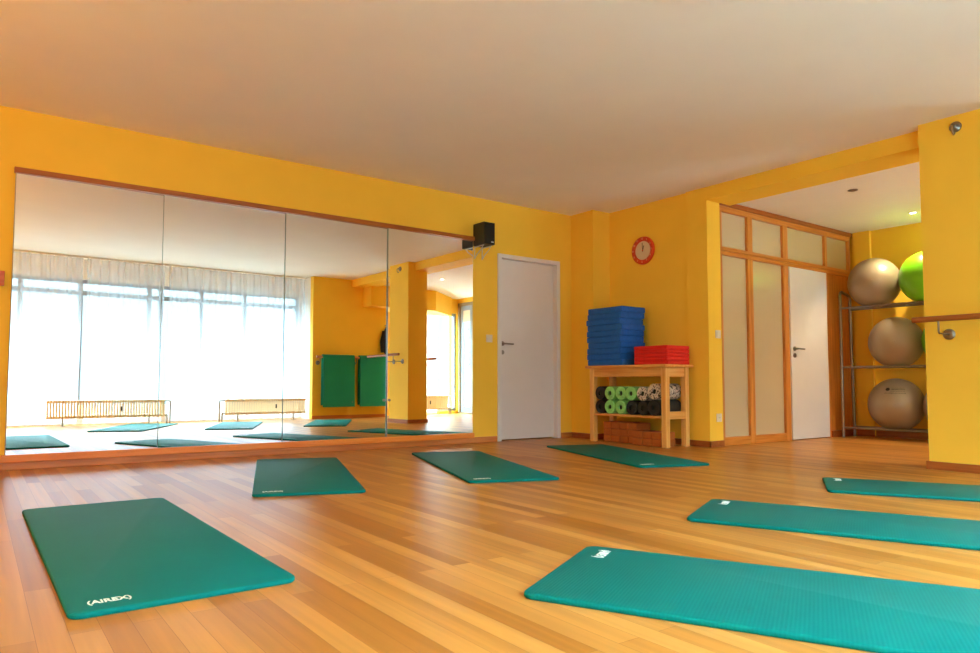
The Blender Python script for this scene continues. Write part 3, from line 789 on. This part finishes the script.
# black jacket on a peg
r = thing('hanging_jacket', 'black jacket hanging beside the pillar above the second mat', 'jacket', (6.66, YM, 1.19))
b = MB(); t = bmesh.new(); bmesh.ops.create_icosphere(t, subdivisions=4, radius=1)
for v in t.verts:
    z = v.co.z; k = .55+.45*(1-(z+1)/2)
    n = .06*math.sin(9*v.co.x+3*z)+.05*math.sin(14*v.co.x-5*z)
    v.co = Vector((v.co.x*.115*k*(1+n), .07+v.co.y*.055*(1+n), .28+z*.28))
b._merge(t); b.build('jacket_body', M_jacket, r, True, 180)
b = MB(); b.tube([(-.07, .08, .46), (-.115, .09, .25), (-.105, .085, .05)], [.035, .04, .03], 12); b.build('sleeve', M_jacket, r, True)
MB().tube([(0, 0, .58), (0, .07, .58), (0, .08, .6)], .008, 8).build('peg', M_chrome, r, True)

# ------------------------------------------------------------------ radiators
def radiator(x0, x1, y, z0, z1, label, pipe_side, nsec, hwf=.30):
    r = thing('radiator', label, 'radiator', ((x0+x1)/2, y, 0), 0, 'cream radiators under the windows')
    w = x1-x0; sp = w/nsec
    for k in range(nsec):
        cx = -w/2+(k+.5)*sp; hw = sp*hwf
        b = MB()
        b.box((cx-hw*.75, -.035, z0+.02), (cx+hw*.75, -.02, z1-.02), .003, 1); b.box((cx-hw*.75, .02, z0+.02), (cx+hw*.75, .035, z1-.02), .003, 1)
        b.box((cx-sp*.46, -.042, z0), (cx+sp*.46, .042, z0+.045), .008, 1); b.box((cx-sp*.46, -.042, z1-.045), (cx+sp*.46, .042, z1), .008, 1)
        b.build('section', M_radiator, r)
    for fx in (-w/2+.22, w/2-.22):
        b = MB(); b.tube([(fx, 0, 0), (fx, 0, z0+.01)], .011, 10); b.box((fx-.03, -.05, 0), (fx+.03, .05, .006)); b.build('foot', M_steel, r, True)
    s = pipe_side; ex = s*w/2
    b = MB(); b.tube([(ex-s*.01, 0, z1-.022), (ex+s*.075, 0, z1-.022), (ex+s*.09, 0, z1-.035), (ex+s*.09, 0, 0)], .012, 10); b.build('pipe', M_steel, r, True)
    b = MB(); b.tube([(ex-s*.01, 0, z0+.022), (ex+s*.035, 0, z0+.022), (ex+s*.045, 0, z0+.012), (ex+s*.045, 0, 0)], .012, 10)
    b.lathe([(0, -.02), (.017, -.02), (.017, .02), (0, .02)], 14, T(ex+s*.035, 0, z0+.022)); b.build('valve', M_steel, r, True)
    MB().box((w*.12-.02, .042, (z0+z1)/2-.035), (w*.12+.005, .05, (z0+z1)/2+.035), .002).build('heat_meter', M_dark, r)
    return r
radiator(1.03, 2.66, -6.0, .11, .385, 'long low cream radiator reflected below the left curtains', 1, 42)
radiator(3.62, 5.05, -6.0, .11, .378, 'low cream radiator reflected beside the two hanging mats', -1, 34, .27)
radiator(7.25, 8.46, -6.2, .11, .40, 'cream radiator in the alcove reflected right of the pillar', 1, 20, .47)

# ------------------------------------------------------------------ sheer curtains
def curtain(x0, x1, y, z0, z1, label, amp=.035, per=.13, seed=0, group='sheer white curtains'):
    rnd = random.Random(seed); t = bmesh.new(); n = int((x1-x0)/per*10); cols = []
    ph = 0; phs = []
    for k in range(n+1):
        ph += 2*PI/10*rnd.uniform(.55, 1.45); phs.append(ph)
    zs = [z0, z0+.5, z0+1.2, z1-.35, z1-.1, z1]
    for k in range(n+1):
        u = x0+(x1-x0)*k/n; row = []
        for z in zs:
            f_ = (z-z0)/(z1-z0); a = amp*(1.0-.25*f_)
            row.append(t.verts.new((u+.012*math.sin(phs[k]*.5+z), y+a*math.sin(phs[k])+.012*math.sin(phs[k]*2.1+z*.8), z)))
        cols.append(row)
    for A, B in zip(cols[:-1], cols[1:]):
        for k in range(len(zs)-1): t.faces.new([A[k], B[k], B[k+1], A[k+1]])
    b = MB(); b._merge(t); o = b.build('sheer_curtain', M_sheer, None, True, 180)
    return tag(o, label, 'curtain', group)
curtain(-1.1, 1.475, -6.22, .02, H-.027, 'sheer white curtain at the left of the mirror reflection', seed=1)
curtain(1.535, 2.665, -6.22, .02, H-.027, 'sheer white curtain above the right half of the long radiator', seed=2)
curtain(2.725, 5.12, -6.22, .02, H-.027, 'sheer white curtain nearest the hanging green mats', seed=3)
curtain(7.30, 8.28, -6.33, .02, 2.09, 'sheer white curtain at the alcove window beside the pillar', amp=.02, seed=4)
o = MB().box((-1.15, -6.245, H-.026), (5.14, -6.195, H-.0005)).build('curtain_rail', M_white); tag(o, 'cream curtain track on the ceiling along the studio window', 'curtain rail')

# ------------------------------------------------------------------ downlights
def downlight(x, y, label, on):
    r = thing('downlight', label, 'downlight', (x, y, HA), 0, 'recessed ceiling downlights')
    MB().lathe([(.030, -.001), (.043, -.001), (.045, -.006), (.036, -.008), (.030, -.004)], 32, closed=True).build('trim_ring', M_chrome, r, True)
    MB().lathe([(0, -.0008), (.0305, -.0008), (.0305, -.0035), (0, -.0035)], 32).build('lens', M_lampon if on else M_lampoff, r, True)
    if on:
        l = bpy.data.lights.new('downlight_beam', 'SPOT'); l.energy = DOWN; l.color = (1, .80, .5); l.spot_size = math.radians(105); l.spot_blend = .5; l.shadow_soft_size = .03
        lo = bpy.data.objects.new('downlight_beam', l); COL.objects.link(lo); lo.location = (x, y, HA-.02)
DOWN = 42
downlight(8.32, -2.60, 'lit downlight in the alcove ceiling above the ball rack', True)
downlight(6.87, -2.66, 'unlit downlight in the alcove ceiling near the partition', False)
downlight(6.95, -4.30, 'lit downlight in the alcove ceiling reflected right of the pillar', True)

# ------------------------------------------------------------------ outside: terrace, railing, shrub
o = MB().box((6.6, -14, -.12), (16, -6.7, -.05)).build('ground_terrace', M_paving); tag(o, 'pale paved terrace outside the alcove window', 'terrace', kind='structure')
r = thing('terrace_railing', 'grey terrace railing outside the alcove window', 'railing', (9.7, -8.2, -.05))
MB().box((0, -.03, 1.70), (3, .03, 1.83), .004).build('top_rail', M_railing, r)
MB().box((0, -.03, .82), (3, .03, .94), .004).build('middle_rail', M_railing, r)
for px_ in (.18, 1.3, 2.4): MB().box((px_-.04, -.04, 0), (px_+.04, .04, .83), .003).build('post', M_railing, r)
for px_ in (1.3, 2.4): MB().box((px_-.03, -.025, .935), (px_+.03, .025, 1.705), .003).build('post', M_railing, r)
r = thing('terrace_shrub', 'green leafy shrub outside the glazed terrace door', 'shrub', (10.15, -7.55, -.05))
b = MB(); rnd = random.Random(5)
for k in range(7):
    a = rnd.uniform(0, 2*PI); b.tube([(0, 0, 0), (.12*math.cos(a), .12*math.sin(a), .5), (.35*math.cos(a), .35*math.sin(a), 1.3+rnd.uniform(0, .9))], [.018, .012, .005], 6)
b.build('stem', M_bark, r, True)
b = MB()
for k in range(140):
    a = rnd.uniform(0, 2*PI); rr = rnd.uniform(.05, .42); z = rnd.uniform(.35, 2.1)
    M = T(rr*math.cos(a), rr*math.sin(a), z) @ Euler((rnd.uniform(-1, 1), rnd.uniform(-1, 1), rnd.uniform(0, 6.3))).to_matrix().to_4x4()
    P = [(0, 0, 0), (.03, .012, .006), (.075, .010, 0), (.10, 0, -.006), (.075, -.010, 0), (.03, -.012, .006)]
    t = bmesh.new(); up = [t.verts.new(p) for p in P]; t.faces.new(up)
    dn = [t.verts.new((p[0], p[1], p[2]-.001)) for p in P]; t.faces.new(dn[::-1])
    for q in range(6): t.faces.new([up[q], dn[q], dn[(q+1)%6], up[(q+1)%6]])
    b._merge(t, M)
b.build('foliage', M_leaf, r)

# ------------------------------------------------------------------ light
SKY = 20.0
W = bpy.data.worlds.new('overcast_sky'); SC.world = W; W.use_nodes = True
nt = W.node_tree; bg = nt.nodes['Background']; bg.inputs['Color'].default_value = (.675, .99, 1.19, 1)
# hazy sky, much brighter overhead than near the built-up horizon
tc = nt.nodes.new('ShaderNodeTexCoord'); sx = nt.nodes.new('ShaderNodeSeparateXYZ'); nt.links.new(tc.outputs['Generated'], sx.inputs[0])
mr = nt.nodes.new('ShaderNodeMapRange'); mr.inputs['From Min'].default_value = .12; mr.inputs['From Max'].default_value = .8
mr.inputs['To Min'].default_value = SKY*.04; mr.inputs['To Max'].default_value = SKY
nt.links.new(sx.outputs['Z'], mr.inputs['Value']); nt.links.new(mr.outputs['Result'], bg.inputs['Strength'])
def portal(loc, rot, sx, sy):
    l = bpy.data.lights.new('window_daylight', 'AREA'); l.shape = 'RECTANGLE'; l.size = sx; l.size_y = sy
    l.cycles.is_portal = True
    o = bpy.data.objects.new('window_daylight', l); COL.objects.link(o); o.location = loc; o.rotation_euler = rot
portal(((WX0+WX1)/2, YS-.21, (WZ0+WZ1)/2), (PI/2, 0, 0), WX1-WX0, WZ1-WZ0)
portal((8.27, -6.63, 1.12), (PI/2, 0, 0), 1.23, 2.12)
portal((6.9, -6.63, 1.12), (PI/2, 0, 0), .3, 2.12)
portal((XBACK+.21, (AY0+AY1)/2, AZ/2), (PI/2, 0, PI/2), AY1-AY0, AZ)
# warm wall lamps high on the west wall, outside the picture
for y, e in [(-2.3, 12), (-4.6, 8)]:
    l = bpy.data.lights.new('wall_lamp_glow', 'POINT'); l.energy = e; l.color = (1, .55, .18); l.shadow_soft_size = .2
    o = bpy.data.objects.new('wall_lamp_glow', l); COL.objects.link(o); o.location = (XW+.3, y, 1.95)

# ------------------------------------------------------------------ camera
F = 694.379; CX, CY = 465.49, 343.83
yaw, pitch, roll = -0.6152461, 0.0556774, 0.0033717
fwd = Vector((-math.sin(yaw)*math.cos(pitch), math.cos(yaw)*math.cos(pitch), math.sin(pitch)))
right = Vector((math.cos(yaw), math.sin(yaw), 0)); up = right.cross(fwd)
r2 = right*math.cos(roll)+up*math.sin(roll); u2 = -right*math.sin(roll)+up*math.cos(roll)
cam = bpy.data.cameras.new('camera'); cam.sensor_fit = 'HORIZONTAL'; cam.sensor_width = 36; cam.lens = F/980*36
cam.shift_x = (490-CX)/980; cam.shift_y = (CY-326.5)/980; cam.clip_start = .02
co = bpy.data.objects.new('camera', cam); COL.objects.link(co)
M = Matrix((r2, u2, -fwd)).transposed().to_4x4(); M.translation = Vector((0, -5.9053, .62895)); co.matrix_world = M
SC.camera = co

# ------------------------------------------------------------------ colour and sampling
SC.view_settings.view_transform = 'Standard'; SC.view_settings.look = 'None'
SC.view_settings.gamma = 1; SC.view_settings.use_curve_mapping = False
SC.view_settings.exposure = 1.12
cy = SC.cycles
cy.max_bounces = 14; cy.diffuse_bounces = 11; cy.glossy_bounces = 6; cy.transparent_max_bounces = 16; cy.transmission_bounces = 6
cy.use_denoising = True
cy.sample_clamp_indirect = 8
